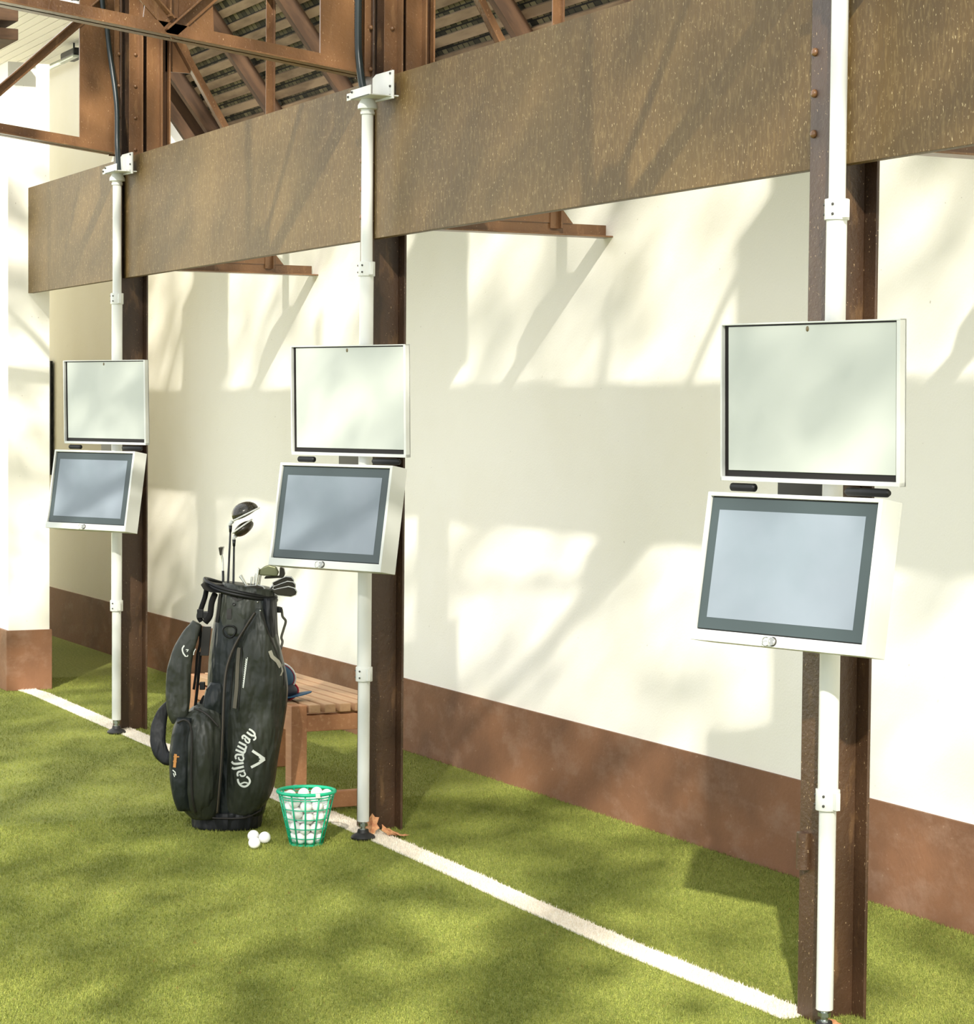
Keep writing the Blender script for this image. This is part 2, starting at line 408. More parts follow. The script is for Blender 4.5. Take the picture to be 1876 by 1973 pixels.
# ------------------------------------------------------------------ monitor stands
PX = [(-5.838, -.181), (-2.823, -.190), (.104, -.190)]
S_ = 2.9293
BZ = [(-2*S_+.075, -.328, 1.178, .456), (-S_+.116, -.330, 1.184, .427), (.110, -.332, 1.177, .297)]
LD = [(-2*S_+.033, -.249, 1.587, .420), (-S_+.090, -.257, 1.592, .386), (.110, -.275, 1.585, .252)]
COL = [(.615, 2.074), (.603, 2.060), (.595, 2.056)]
SL = ['white monitor stand furthest left, in front of the far left column',
      'white monitor stand in the middle, between the golf bag and the middle column',
      'nearest and largest white monitor stand, at the right of the photo']
def face_T(c, yaw, tilt, base):
    a = V((math.cos(yaw), math.sin(yaw), 0)); n = V((math.sin(yaw), -math.cos(yaw), 0))
    up = V((0,0,1))*math.cos(tilt) - n*math.sin(tilt); nf = n*math.cos(tilt) + V((0,0,1))*math.sin(tilt)
    c = V(c) - V(base)
    return Matrix(((a.x, up.x, nf.x, c.x), (a.y, up.y, nf.y, c.y), (a.z, up.z, nf.z, c.z), (0,0,0,1)))  # x right, y up, z out of the face
for i in range(3):
    px, py = PX[i]; base = (px, py, 0)
    st = thing('monitor_stand', SL[i], 'monitor stand', base, 'white monitor stands')
    zc0, zc1 = COL[i]; ZT = 2.655
    MB().lathe([(.004, .004), (.043, .004), (.045, .010), (.040, .017), (.022, .026), (.019, .038), (.004, .038)], n=40).build('foot', RUBBER, st, smooth='auto')
    MB().lathe([(.009, .02), (.009, .07)], n=16).lathe([(.0165, .050), (.0165, .060)], n=6).lathe([(.015, .030), (.015, .040)], n=6).build('adjuster_bolt', ZINC, st)
    MB().lathe([(.0195, .066), (.0215, .068), (.0215, zc0)], n=40).build('lower_pole', WHITE, st, smooth='auto')
    MB().lathe([(.0255, zc0-.01), (.0255, zc1+.01)], n=40).build('pole', WHITE, st, smooth='auto')
    MB().lathe([(.0210, zc1), (.0210, ZT)], n=40).build('upper_pole', WHITE, st, smooth='auto')
    for zc in COL[i]:
        cl = MB().lathe([(.0300, zc-.026), (.0305, zc-.024), (.0305, zc+.024), (.0300, zc+.026)], n=40).box((-.046, -.006, zc-.022), (.046, .006, zc+.022)).build('collar', WHITE, st, smooth='auto', bevel=.001)
        for sx in (-.018, .022):
            for dz in (-.012, .012):
                MB().ball((sx*.9, -.0265, zc+dz), .0035, 8, 5).build('screw', DARKHOLE, cl, smooth=True)
    # top clamp
    MB().lathe([(.021, ZT-.045), (.026, ZT-.045), (.026, ZT-.036), (.024, ZT-.034), (.024, ZT-.028), (.036, ZT-.026), (.036, ZT-.014), (.022, ZT+.012), (.015, ZT+.02)], n=24).build('top_clamp', WHITE, st, smooth='auto')
    m = MB()
    m.prism([(-.050, FY-.039-py, 2.66), (.128, FY-.039-py, 2.655), (.128, FY-.039-py, 2.755), (-.020, FY-.039-py, 2.757), (-.050, FY-.039-py, 2.747)], (0, .008, 0))
    m.box((-.05, -.045, 2.664), (.12, FY-.01-py, 2.669))
    m.box((-.050, -.045, 2.664), (.128, -.040, 2.698)); m.box((-.088, -.045, 2.664), (-.050, -.040, 2.690))
    br = m.build('wall_bracket', WHITE, st, bevel=.0015)
    for (bx, bz, by) in ((.112, 2.745, FY-.041-py), (.112, 2.70, FY-.041-py), (.112, 2.668, FY-.041-py), (.06, 2.672, FY-.041-py), (-.035, 2.69, -.047), (-.07, 2.677, -.047)):
        MB().ball((bx, by, bz), .0045, 8, 5).build('screw', DARKHOLE, br, smooth=True)
    # tilted housing with the touch screen
    T = face_T(BZ[i][:3], BZ[i][3], .163, base)
    bw_, bh_ = .526/2, .339/2
    ox0, ox1, oy0, oy1 = -bw_-.010, bw_+.012, -bh_-.028, bh_+.010
    m = MB(T)
    m.box((ox0, oy0, -.075), (ox1, oy1, -.010))
    m.box((ox0, oy0, -.012), (-bw_, oy1, .004)); m.box((bw_, oy0, -.012), (ox1, oy1, .004))
    m.box((-bw_-.002, bh_, -.012), (bw_+.002, oy1, .004)); m.box((-bw_-.002, oy0, -.012), (bw_+.002, -bh_, .004))
    ho = m.build('housing', WHITE, st, bevel=.0015)
    bz = MB(T).box((-bw_+.002, -bh_+.003, -.010), (bw_-.003, bh_-.003, -.003)).build('screen_bezel', BEZEL, ho, bevel=.001)
    MB(T).box((-bw_+.001, -bh_, -.0105), (bw_, bh_, -.0085)).build('screen_seal', GASKET, ho)
    MB(T).box((-bw_+.030, -bh_+.032, -.003), (bw_-.036, bh_-.034, -.0022)).build('display', DISPLAY, ho)
    lk = MB(T).tube([(-.005, oy0+.014, .003), (-.005, oy0+.014, .012)], .010, 20).build('lock', CHROME, st, smooth='auto')
    MB(T).tube([(-.005+.0105*math.cos(t*PI/10), oy0+.014+.0105*math.sin(t*PI/10), .005) for t in range(20)], .0016, 6, closed=True).build('lock_ring', DARKHOLE, lk)
    MB(T).box((-.007, oy0+.004, .012), (-.004, oy0+.022, .024)).tube([(-.015+.011*math.cos(t*PI/6), oy0+.012+.011*math.sin(t*PI/6), .02) for t in range(12)], .0013, 6, closed=True).build('key', CHROME, lk)
    # lid hinged open above the housing
    L = face_T(LD[i][:3], LD[i][3], -.02, base)
    lw, lh = .562/2, .381/2
    m = MB(L)
    m.box((-lw-.006, -lh-.012, -.022), (lw+.012, lh+.004, -.016))
    m.box((-lw-.006, -lh-.012, -.022), (-lw-.001, lh+.004, .004)); m.box((lw+.001, -lh-.012, -.022), (lw+.012, lh+.004, .002))
    m.box((-lw-.006, -lh-.012, -.022), (lw+.012, -lh-.001, .004)); m.box((-lw-.006, lh, -.022), (lw+.012, lh+.004, .003))
    li = m.build('lid', WHITE, st, bevel=.001)
    MB(L).box((-lw, -lh, -.016), (lw, lh, -.008)).build('gasket', GASKET, li)
    MB(L).box((-lw+.016, -lh+.015, -.008), (lw-.004, lh-.004, -.003)).build('inner_panel', PANELW, li, bevel=.001)
    MB(L).ball((0, lh-.014, -.003), .006, 12, 6, (.8, 1.2, .5)).build('latch_hole', simple('latch brass', (110, 96, 66), .4), li, smooth=True)
    # hinges
    for hx, hl in ((-.258, .085), (.122, .135)):
        A = L @ V((hx, -lh-.012, -.006)); B = L @ V((hx+hl, -lh-.012, -.006))
        zc = (A.z + (T @ V((hx, oy1, -.02))).z)/2
        A.z = B.z = zc
        MB().tube([A, A.lerp(B, .05), A.lerp(B, .95), B], [.006, .0105, .0105, .006], 14).build('hinge', BLACK, st, smooth='auto')
    # arm between pole and housing, junction box behind
    cb = T @ V((0, 0, -.075))
    MB().box((-.03, min(cb.y, -.02)-.004, 1.12), (.03, .0, 1.24)).box((-.03, -.03, 1.10), (.03, .03, 1.26)).build('mounting_arm', WHITE, st, bevel=.002)
    MB().box((.045-.285, -.005, 1.28), (.02-.04, .028, 1.40)).build('junction_box', BLACK, st, bevel=.003)

# black conduits feeding the stands
def smooth_path(pts, k=8):
    pts = [V(p) for p in pts]; out = []
    for i in range(len(pts)-1):
        p0 = pts[max(i-1,0)]; p1 = pts[i]; p2 = pts[i+1]; p3 = pts[min(i+2, len(pts)-1)]
        for j in range(k):
            t = j/k
            out.append(.5*((2*p1) + (p2-p0)*t + (2*p0-5*p1+4*p2-p3)*t*t + (3*p1-p0-3*p2+p3)*t**3))
    out.append(pts[-1]); return out
def conduit(pts, label, ribbed):
    pp = smooth_path(pts, 40 if ribbed else 10)
    rr = [.0125 + (.0018 if ribbed and j % 2 else 0) for j in range(len(pp))]
    o = MB().tube(pp, rr, 12).build('conduit', CABLE, smooth=True)
    tag(o, label, 'cable', 'black conduits')
conduit([(-5.80, -.185, 2.67), (-5.808, -.19, 2.794), (-5.86, -.178, 2.998), (-5.925, -.192, 3.248), (-5.93, -.208, 3.393), (-5.93, -.228, 3.50), (-5.93, -.26, 4.2)], 'smooth black conduit dropping into the far left stand bracket', False)
conduit([(-2.845, -.185, 2.67), (-2.872, -.19, 2.72), (-2.900, -.19, 2.80), (-2.914, -.19, 2.90), (-2.915, -.19, 3.2), (-2.92, -.19, 4.2)], 'ribbed black conduit dropping into the middle stand bracket', True)

# ------------------------------------------------------------------ bench
bn = thing('bench', 'slatted teak bench behind the golf bag and the middle stand', 'bench', (-3.42, -.235, 0))
BW, BL, BH = .44, 1.2, .418
for (lx, ly_) in ((0, 0), (0, BW-.065), (-BL+.065, 0), (-BL+.065, BW-.065)):
    MB().box((lx-.065, ly_, 0), (lx, ly_+.065, BH-.03 if ly_ else BH)).build('leg', TEAK, bn, bevel=.004)
MB().box((-.05, .065, .315), (-.005, BW-.065, .378)).build('end_apron', TEAK, bn, bevel=.003)
MB().box((-BL+.005, .065, .315), (-BL+.05, BW-.065, .378)).build('end_apron', TEAK, bn, bevel=.003)
MB().box((-.05, .065, .012), (-.01, BW-.065, .075)).build('end_stretcher', TEAK, bn, bevel=.003)
MB().box((-BL+.01, .065, .05), (-BL+.05, BW-.065, .115)).build('end_stretcher', TEAK, bn, bevel=.003)
MB().box((-BL+.065, .01, .315), (-.065, .045, .378)).build('side_apron', TEAK, bn, bevel=.003)
MB().box((-BL+.065, BW-.045, .315), (-.065, BW-.01, .378)).build('side_apron', TEAK, bn, bevel=.003)
for k in range(7):
    y = .0 + k*.0632
    MB().box((-BL if k else -BL+.065, y+.006, .388), (.012 if k else -.067, y+.052, .420)).build('slat', SLAT, bn, bevel=.003)

# ------------------------------------------------------------------ golf bag
B0 = V((-3.280, -.552, 0)); KK = 8.7145/4500
RH = V((.4416, .8972, 0)).normalized(); FH = V((-.8972, .4416, 0)).normalized()
YAW = math.atan2(RH.y, RH.x)
def L2(pxx, pyy, d=0):       # bag-local point: x across, y away, z up (d = distance behind the bag's own centre line)
    s = 1 + d/8.7145
    return V(((pxx-434)*KK*s, d, max(1.55-(pyy-790.8)*KK*s, 0.002)))
bag = thing('golf_bag', 'black and charcoal stand golf bag with white lettering standing on the turf', 'golf bag', tuple(B0), rotz=YAW)
def ring(pyy, xl, xr, yc, hd, n=40, e=2.6, tilt=0):
    out = []; a = L2(xl, pyy, yc); b = L2(xr, pyy, yc); cx = (a.x+b.x)/2; hw = (b.x-a.x)/2
    for k in range(n):
        t = 2*PI*k/n; c, s = math.cos(t), math.sin(t)
        x = math.copysign(abs(c)**(2/e), c)*hw; y = math.copysign(abs(s)**(2/e), s)*hd
        out.append((cx+x, yc+y, a.z - tilt*x))
    return out
def interp_rows(rows, n):
    py = [r[0] for r in rows]; ys = np.linspace(py[0], py[-1], n); out = []
    for y in ys:
        i = max(0, min(len(rows)-2, int(np.searchsorted(py, y))-1)); t = (y-py[i])/(py[i+1]-py[i])
        out.append([y] + [rows[i][k]*(1-t)+rows[i+1][k]*t for k in range(1, len(rows[i]))])
    for _ in range(2):
        for i in range(1, n-1):
            for k in range(1, len(out[0])): out[i][k] = (out[i-1][k]+2*out[i][k]+out[i+1][k])/4
    return out
def loftpart(name, rows, mat, n=30, e=2.6, tilt=0, label=None, fold=0, freq=9, seed=0, parent=bag):
    rr = interp_rows(rows, n); m = MB(); rings = []
    for j, r in enumerate(rr):
        tt = tilt*(1-j/(n-1)) if tilt else 0
        rg = ring(r[0], r[1], r[2], r[3], r[4], 48, e, tt)
        if fold:
            q = []
            for p_ in rg:
                w_ = math.sin(PI*min(1, max(0, j/(n-1)*1.0)))
                nz = noise.noise(V((p_[0]*freq*2.2, p_[1]*freq*1.3+seed, p_[2]*freq*.55)))
                c = V((sum(a[0] for a in rg)/48, r[3], p_[2])); d_ = (V(p_)-c)
                d_.z = 0
                q.append(tuple(V(p_) + d_.normalized()*nz*fold*w_))
            rg = q
        rings.append(rg)
    m.loft(rings)
    return m.build(name, mat, parent, smooth=True, label=label)
# main tube
main = loftpart('bag_body', [(1150, 424, 530, .0, .10), (1200, 409, 531, .0, .115), (1262, 403, 536, .0, .12), (1300, 399, 538, .0, .12), (1350, 396, 536, .0, .12), (1400, 395, 532, .0, .12), (1500, 386, 524, .0, .12), (1565, 372, 508, .0, .11)], BAGD, 34, 2.5, fold=.010, seed=3)
basep = loftpart('base', [(1556, 372, 504, 0, .118), (1566, 369, 506, 0, .122), (1590, 370, 503, 0, .120), (1597, 373, 499, 0, .112)], BAGN, 12, 2.4)
MB().tube(smooth_path([L2(366, 1562, -.09), L2(385, 1572, -.122), L2(430, 1576, -.128), L2(480, 1574, -.122), L2(505, 1560, -.06)]), .0035, 6).build('base_piping', ZIP, bag, smooth=True)
# big side pocket carrying the lettering
pocket = loftpart('side_pocket', [(1168, 494, 512, -.06, .05), (1195, 476, 527, -.06, .07), (1225, 462, 536, -.055, .09), (1260, 449, 545, -.05, .105), (1290, 442, 552, -.045, .112), (1320, 439, 556, -.045, .115), (1350, 437, 554, -.045, .115), (1400, 435, 547, -.045, .115), (1450, 433, 540, -.045, .113), (1490, 431, 534, -.045, .11), (1520, 430, 528, -.045, .10), (1545, 428, 516, -.04, .09), (1566, 427, 492, -.035, .075)], BAG, 60, 2.3, fold=.008, freq=8, seed=11)
low = loftpart('ball_pocket', [(1352, 384, 428, -.06, .05), (1366, 366, 433, -.07, .08), (1385, 352, 436, -.075, .10), (1410, 344, 437, -.08, .115), (1440, 339, 437, -.08, .12), (1480, 338, 436, -.08, .12), (1520, 342, 434, -.08, .115), (1545, 348, 431, -.075, .105), (1562, 360, 428, -.07, .09), (1573, 372, 424, -.065, .075)], BAG, 40, 2.5, fold=.009, seed=21)
loftpart('valuables_pocket', [(1382, 350, 378, -.15, .03), (1400, 341, 381, -.15, .042), (1450, 335.5, 381, -.15, .048), (1500, 336, 380, -.15, .048), (1540, 342, 380, -.145, .045), (1560, 350, 378, -.14, .035)], BAGD, 26, 2.6, fold=.006, seed=31)
upperp = loftpart('upper_pocket', [(1312, 408, 441, -.06, .05), (1325, 400, 442, -.065, .062), (1350, 394, 441, -.07, .07), (1372, 388, 440, -.07, .06)], BAGD, 16, 2.5, fold=.010, seed=41)
# top cuff and rim
cuff = loftpart('top_cuff', [(1126, 428, 527, .0, .095), (1148, 420, 529, .0, .105), (1180, 414, 530, .0, .115), (1218, 410, 531, .0, .117)], BAG, 18, 2.4, tilt=.14, fold=.006, seed=51)
rim = []
for k in range(64):
    t = 2*PI*k/64
    a = L2(461, 1139, 0); hx = (136/2)*KK
    x = math.cos(t)*hx; y = math.sin(t)*.11
    rim.append((a.x+x, y, a.z + .008 - x*.20 + .014*(max(0, -math.cos(t))**3)))
MB().tube(rim, .0075, 10, closed=True).tube([(a, b, c_-.010) for a, b, c_ in rim], .0085, 10, closed=True).build('rim', BLACK, bag, smooth=True)
loftpart('cuff_side', [(1148, 507, 532, -.03, .075), (1180, 506, 533, -.035, .085), (1215, 512, 534, -.035, .085), (1250, 524, 538, -.03, .075)], BAGN, 14, 2.4)
inner = ring(1131, 420, 528, 0, .092, 48, 2.2, .2)
MB().loft([ring(1140, 424, 525, 0, .088, 48, 2.2, .2), ring(1200, 424, 525, 0, .088, 48, 2.2, .2)]).build('divider_well', BAGN, bag, smooth='auto')
# rim lip reaching left over the strap
m = MB()
m.prism([L2(390, 1122, -.05), L2(394, 1119, -.02), L2(440, 1123, .0), L2(440, 1139, -.04), L2(412, 1137, -.08), L2(398, 1132, -.075)], (0, -.05, -.002))
m.build('handle_lip', BLACK, bag, bevel=.004, bseg=3)

# decals: flat ribbons laid onto a surface by casting rays from the front
def bvh_of(objs):
    vs = []; fs = []
    for o in objs:
        n = len(vs); vs += [v.co.copy() for v in o.data.vertices]; fs += [[i+n for i in p_.vertices] for p_ in o.data.polygons]
    return BVHTree.FromPolygons(vs, fs)
def lay(bv, pxx, pyy, off=.0015, dflt=-.1):
    q = L2(pxx, pyy, -.13); hit = bv.ray_cast(V((q.x, -.6, q.z)), V((0, 1, 0)))
    return V((q.x, (hit[0].y if hit[0] else dflt)-off, q.z))
def stroke(mb, bv, pts, wd, off=.0018, dflt=-.14, closed=False):
    """pts in photo pixels, wd = width in pixels"""
    dense = []
    for i in range(len(pts)-1):
        a, b = V((*pts[i], 0)), V((*pts[i+1], 0)); n = max(1, int((b-a).length/1.5))
        dense += [a.lerp(b, j/n) for j in range(n)]
    dense.append(V((*pts[-1], 0)))
    top = []; 
    for i, p_ in enumerate(dense):
        d_ = (dense[min(i+1, len(dense)-1)] - dense[max(i-1, 0)]).normalized(); nn = V((-d_.y, d_.x, 0))*wd/2
        top.append((lay(bv, p_.x+nn.x, p_.y+nn.y, off, dflt), lay(bv, p_.x-nn.x, p_.y-nn.y, off, dflt)))
    vs = [q for pr_ in top for q in pr_] + [q+V((0, .0012, 0)) for pr_ in top for q in pr_]; n = len(top)*2
    fs = []
    for i in range(len(top)-1):
        a = 2*i
        fs += [(a, a+1, a+3, a+2), (n+a, n+a+2, n+a+3, n+a+1), (a, a+2, n+a+2, n+a), (a+1, n+a+1, n+a+3, a+3)]
    fs += [(0, n, n+1, 1), (n-2, n-1, 2*n-1, 2*n-2)]
    mb.add(vs, fs)
def curve2(pts, k=5): return [(q.x, q.y) for q in smooth_path([V((a, b, 0)) for a, b in pts], k)]
bp = bvh_of([pocket, low])
Z5 = lambda pts: [(440+x*.07605, 1380+y*.07605) for x, y in pts]
strokes = [
 ([(345,1545),(352,1610),(390,1680),(440,1722),(510,1740),(580,1715),(635,1655),(652,1590),(620,1520),(565,1480)], 42),
 ([(395,1690),(450,1655),(520,1632),(600,1650)], 30),
 ([(345,1480),(335,1410),(365,1365),(430,1350),(520,1320)], 40),
 ([(400,1420),(430,1465),(500,1465),(535,1420),(505,1360)], 34),
 ([(190,1270),(235,1295),(320,1275),(500,1222)], 46),
 ([(178,1120),(235,1165),(340,1160),(495,1128)], 46),
 ([(300,1045),(280,980),(320,930),(400,925),(505,925)], 40),
 ([(365,990),(385,1055),(460,1070),(495,1020),(470,945)], 34),
 ([(285,805),(400,845),(500,870),(540,800)], 44),
 ([(335,705),(440,755),(530,790),(565,700)], 42),
 ([(370,605),(470,650),(560,690)], 42),
 ([(480,525),(460,470),(505,435),(570,480),(665,545)], 40),
 ([(520,505),(560,590),(620,615),(645,565),(600,510)], 34),
 ([(575,345),(650,400),(720,440)], 42),
 ([(630,270),(700,305),(765,370),(770,420),(720,445)], 38),
 ([(765,415),(795,475),(785,520),(740,545)], 34)]
tx = MB()
for pts, wd in strokes:
    stroke(tx, bp, curve2(Z5(pts)), wd*.07605*1.22)
tx.build('brand_lettering', THREAD, bag, label='white Callaway lettering')
m = MB()
stroke(m, bp, Z5([(715,815),(880,930),(1010,1040)]), 5.0); stroke(m, bp, Z5([(1020,1045),(860,1150),(685,1240)]), 5.0); stroke(m, bp, Z5([(900,965),(985,1040),(900,1100)]), 6.5)
m.build('chevron_logo', THREAD, bag)
m = MB()      # small vertical script beside the zip
q = []
for j in range(27):
    q.append((481.5 - j*.22 + (1.1 if j % 2 else -1.1), 1266 + j*2.1))
stroke(m, bp, q, 1.5); stroke(m, bp, [(484, 1263), (476.5, 1322)], 1.0)
m.build('script_lettering', THREAD, bag)
# side pocket zip panel and spine zip
m = MB(); stroke(m, bp, [(466, 1246), (464, 1280), (463, 1320), (459, 1362)], 7.5, .003); m.build('zip_flap', simple('grey zip flap', (104, 98, 84), .45), bag)
m = MB(); stroke(m, bp, [(457, 1243), (454, 1290), (452, 1330), (449, 1366)], 1.4, .004); stroke(m, bp, [(472, 1243), (471, 1300), (466, 1366)], 1.4, .004); m.build('zip_tape', ZIP, bag)
zp = [(497, 1178, -.135), (480, 1205, -.135), (461, 1238, -.14), (449, 1268, -.145), (442, 1300, -.15), (439.5, 1350, -.165), (438, 1420, -.175), (435, 1480, -.175), (431, 1530, -.168), (427, 1566, -.15)]
def tape(path, hw, ht):
    pp = smooth_path([L2(*q) for q in path], 6); m = MB(); rg = []
    for i, p_ in enumerate(pp):
        d_ = (pp[min(i+1, len(pp)-1)] - pp[max(i-1, 0)]).normalized(); sd = d_.cross(V((0, 1, 0))).normalized()
        rg.append([tuple(p_ + sd*math.copysign(abs(math.cos(t))**.7, math.cos(t))*hw + V((0,1,0))*math.sin(t)*ht) for t in [2*PI*k/12 for k in range(12)]])
    return m.loft(rg)
tape(zp, .0062, .006).build('spine_zip', ZIP, bag, smooth=True)
tape([(a-.3, b, c_-.0065) for a, b, c_ in zp], .0012, .0015).build('zip_teeth', simple('zip teeth', (96, 86, 70), .4), bag, smooth=True)
m = MB(); stroke(m, bp, curve2([(508, 1178), (522, 1215), (538, 1255), (551, 1290), (553, 1320)]), 2.0, .003, -.08); m.build('pocket_piping', ZIP, bag)
m = tape([(382, 1364, -.165), (398, 1369, -.175), (415, 1381, -.185), (431, 1399, -.185)], .0042, .004); m.build('pocket_zip', ZIP, bag, smooth=True); tape([(352, 1392, -.19), (366, 1386, -.20), (378, 1396, -.205), (381, 1430, -.207), (380, 1490, -.205), (382, 1540, -.195), (387, 1566, -.17)], .0042, .004).build('pocket_zip', ZIP, bag, smooth=True)
m = MB(); stroke(m, bp, [(526, 1251), (530, 1262), (540, 1272), (546, 1284)], 6.5, .003, -.08); stroke(m, bp, [(547, 1278), (549, 1292), (546, 1300)], 2.5, .003, -.08); m.build('reflective_tab', simple('pale grey tab', (176, 172, 156), .4), bag)
# generic orange crest on the small pocket
bv3 = bvh_of([o for o in bag.children if o.name.startswith('valuables_pocket')])
m = MB(); stroke(m, bv3, [(350, 1447), (349, 1459), (347.5, 1473)], 5.5, .002, -.2); stroke(m, bv3, [(346, 1452), (357, 1452)], 2.4, .003, -.2); stroke(m, bv3, [(345, 1461), (352, 1462)], 2.2, .003, -.2); m.build('orange_crest', ORANGE, bag)
m = MB(); stroke(m, bv3, [(344, 1478), (349, 1482), (350, 1488)], 2.0, .002, -.2); stroke(m, bv3, [(345.5, 1484), (348, 1491)], 1.6, .002, -.2); m.build('crest_lettering', THREAD, bag)
# cuff details
bc = bvh_of([cuff, pocket, main])
m = MB(); stroke(m, bc, [(436, 1136), (450, 1147), (462, 1156)], 5, .004); stroke(m, bc, [(462, 1156), (480, 1148), (496, 1140)], 2.2, .004); m.build('cuff_binding', ZIP, bag)
MB().tube([lay(bc, 455+2.6*math.cos(t*PI/5), 1163.5+2.6*math.sin(t*PI/5), .003) for t in range(10)], .0014, 6, closed=True).build('snap_button', BLACK, bag, smooth=True)
for (sx, sy) in ((500, 1159), (506, 1175)):
    MB().ball(tuple(lay(bc, sx, sy, .001)), .004, 10, 6).build('rivet', CHROME, bag, smooth=True)
m = MB(); stroke(m, bc, [(446, 1172), (446, 1192)], 9, .004); hl = m.build('d_ring_tab', ZIP, bag)
q = L2(447, 1206, 0); yy = lay(bc, 447, 1206).y - .006
MB().tube([(q.x + .0235*math.cos(t), yy, q.z + .028*math.sin(t)*(1 if math.sin(t) < 0 else .55)) for t in [2*PI*k/28 for k in range(28)]], .0032, 8, closed=True).build('d_ring', BLACK, bag, smooth=True)
m = MB(); stroke(m, bc, [(425, 1140), (423, 1175), (420, 1200)], 7, .006, -.11); m.build('strap_anchor', WEB, bag)
# shoulder straps at the left
def pad(name, path, mat, label=None):
    """path rows: px, py, depth, half width (px), half thickness (m)"""
    rows = path; m = MB(); rings = []
    n = 40; P_ = np.array(rows, float); tt = np.linspace(0, len(rows)-1, n)
    S = [[float(np.interp(t, range(len(rows)), P_[:, k])) for k in range(5)] for t in tt]
    for _ in range(3):
        for i in range(1, n-1):
            for k in range(5): S[i][k] = (S[i-1][k] + 2*S[i][k] + S[i+1][k])/4
    for i, (a, b, dp, hw, ht) in enumerate(S):
        a0, b0 = S[max(i-1, 0)][:2]; a1, b1 = S[min(i+1, n-1)][:2]
        d_ = V((a1-a0, 0, -(b1-b0))).normalized(); side = V((d_.z, 0, -d_.x)) if d_.length else V((1,0,0))
        c = L2(a, b, dp); hw *= KK; rg = []
        for k in range(20):
            t = 2*PI*k/20; cc, ss = math.cos(t), math.sin(t)
            rg.append(c + side*math.copysign(abs(cc)**.6, cc)*hw + V((0,1,0))*math.copysign(abs(ss)**.7, ss)*ht)
        rings.append([tuple(p_) for p_ in rg])
    m.loft(rings); return m.build(name, mat, bag, smooth=True, label=label)
s1 = pad('shoulder_strap', [(384, 1198, -.10, 9, .012), (372, 1222, -.11, 16, .018), (358, 1255, -.12, 20, .022), (350, 1295, -.12, 23.5, .024), (349, 1340, -.12, 24, .024), (349, 1375, -.12, 20, .022), (352, 1391, -.12, 14, .014)], BAG)
m = MB(); bs_ = bvh_of([s1])
stroke(m, bs_, curve2([(362, 1242), (358.5, 1248), (360, 1256), (365, 1263)]), 2.6, .002, -.15); stroke(m, bs_, [(365, 1250), (370, 1250), (367, 1254)], 1.5, .002, -.15); stroke(m, bs_, curve2([(364, 1262), (368, 1263), (369, 1260)]), 1.6, .002, -.15)
m.build('strap_logo', THREAD, bag)
m = MB(); stroke(m, bs_, curve2([(390, 1205), (389, 1240), (384, 1262), (381, 1300), (377, 1330)]), 5, .0, -.09); m.build('strap_edge', WEB, bag)
m = MB(); stroke(m, bs_, curve2([(384, 1248), (381, 1254), (380, 1260)]), 1.4, .004, -.14); m.build('strap_lettering', THREAD, bag)
pad('rear_strap', [(326, 1352, .0, 6, .010), (312, 1372, .0, 11, .012), (305, 1400, -.01, 15, .011), (304, 1430, -.02, 15, .011), (311, 1450, -.03, 15, .011), (324, 1464, -.04, 12, .012), (345, 1458, -.05, 12, .012)], BAGN)
MB().tube(smooth_path([L2(400, 1132, -.06), L2(397, 1150, -.07), L2(391, 1170, -.08), L2(387, 1186, -.09), L2(392, 1196, -.09)]), .0095, 8).build('strap_webbing', WEB, bag, smooth=True)
MB().box(tuple(L2(384, 1190, -.105)), tuple(L2(396, 1172, -.085))).build('buckle', BLACK, bag, bevel=.002)
MB().tube(smooth_path([L2(417, 1143, -.08), L2(412, 1160, -.10), L2(409, 1185, -.11), L2(400, 1198, -.11)]), .0115, 8).build('strap_webbing', WEB, bag, smooth=True)
m = MB(); m.box(tuple(L2(396, 1192, -.115)), tuple(L2(410, 1176, -.095))); m.build('buckle', BLACK, bag, bevel=.003)
m = MB(); m.prism([L2(394, 1206, -.10), L2(411, 1206, -.10), L2(406, 1262, -.10), L2(390, 1262, -.10)], (0, .008, 0)); m.build('strap_panel', ZIP, bag, bevel=.001)
MB().tube(smooth_path([L2(390, 1255, -.085), L2(387, 1290, -.085), L2(384, 1325, -.085), L2(380, 1360, -.085)]), .0055, 8).build('strap_webbing', WEB, bag, smooth=True)
m = MB(); m.box(tuple(L2(389, 1328, -.10)), tuple(L2(399, 1312, -.08))); m.build('buckle', BLACK, bag, bevel=.002)
MB().tube(smooth_path([L2(399, 1340, -.09), L2(393, 1352, -.09), L2(390, 1368, -.09), L2(372, 1384, -.09)]), .008, 8).build('strap_webbing', WEB, bag, smooth=True)
# right hand webbing
MB().tube(smooth_path([L2(526, 1168, .02), L2(538, 1170, .02), L2(541, 1185, .02), L2(547, 1194, .02), L2(543, 1210, .02), L2(539, 1225, .02), L2(541, 1234, .02), L2(538, 1248, .01)]), .0048, 8).build('side_webbing', simple('grey webbing', (86, 84, 72), .6), bag, smooth=True)
m = MB(); m.box(tuple(L2(529, 1178, .01)), tuple(L2(540, 1167, .03))); m.build('buckle', BLACK, bag, bevel=.002)
MB().tube(smooth_path([L2(532, 1222, .02), L2(534, 1235, .02), L2(531, 1246, .01)]), .0025, 6).build('side_cord', WEB, bag, smooth=True)
# stand legs folded on the back of the bag
for sx in (455, 480):
    MB().tube([L2(sx, 1190, .115), L2(sx+2, 1560, .13)], .007, 10).build('stand_leg', BLACK, bag, smooth='auto')

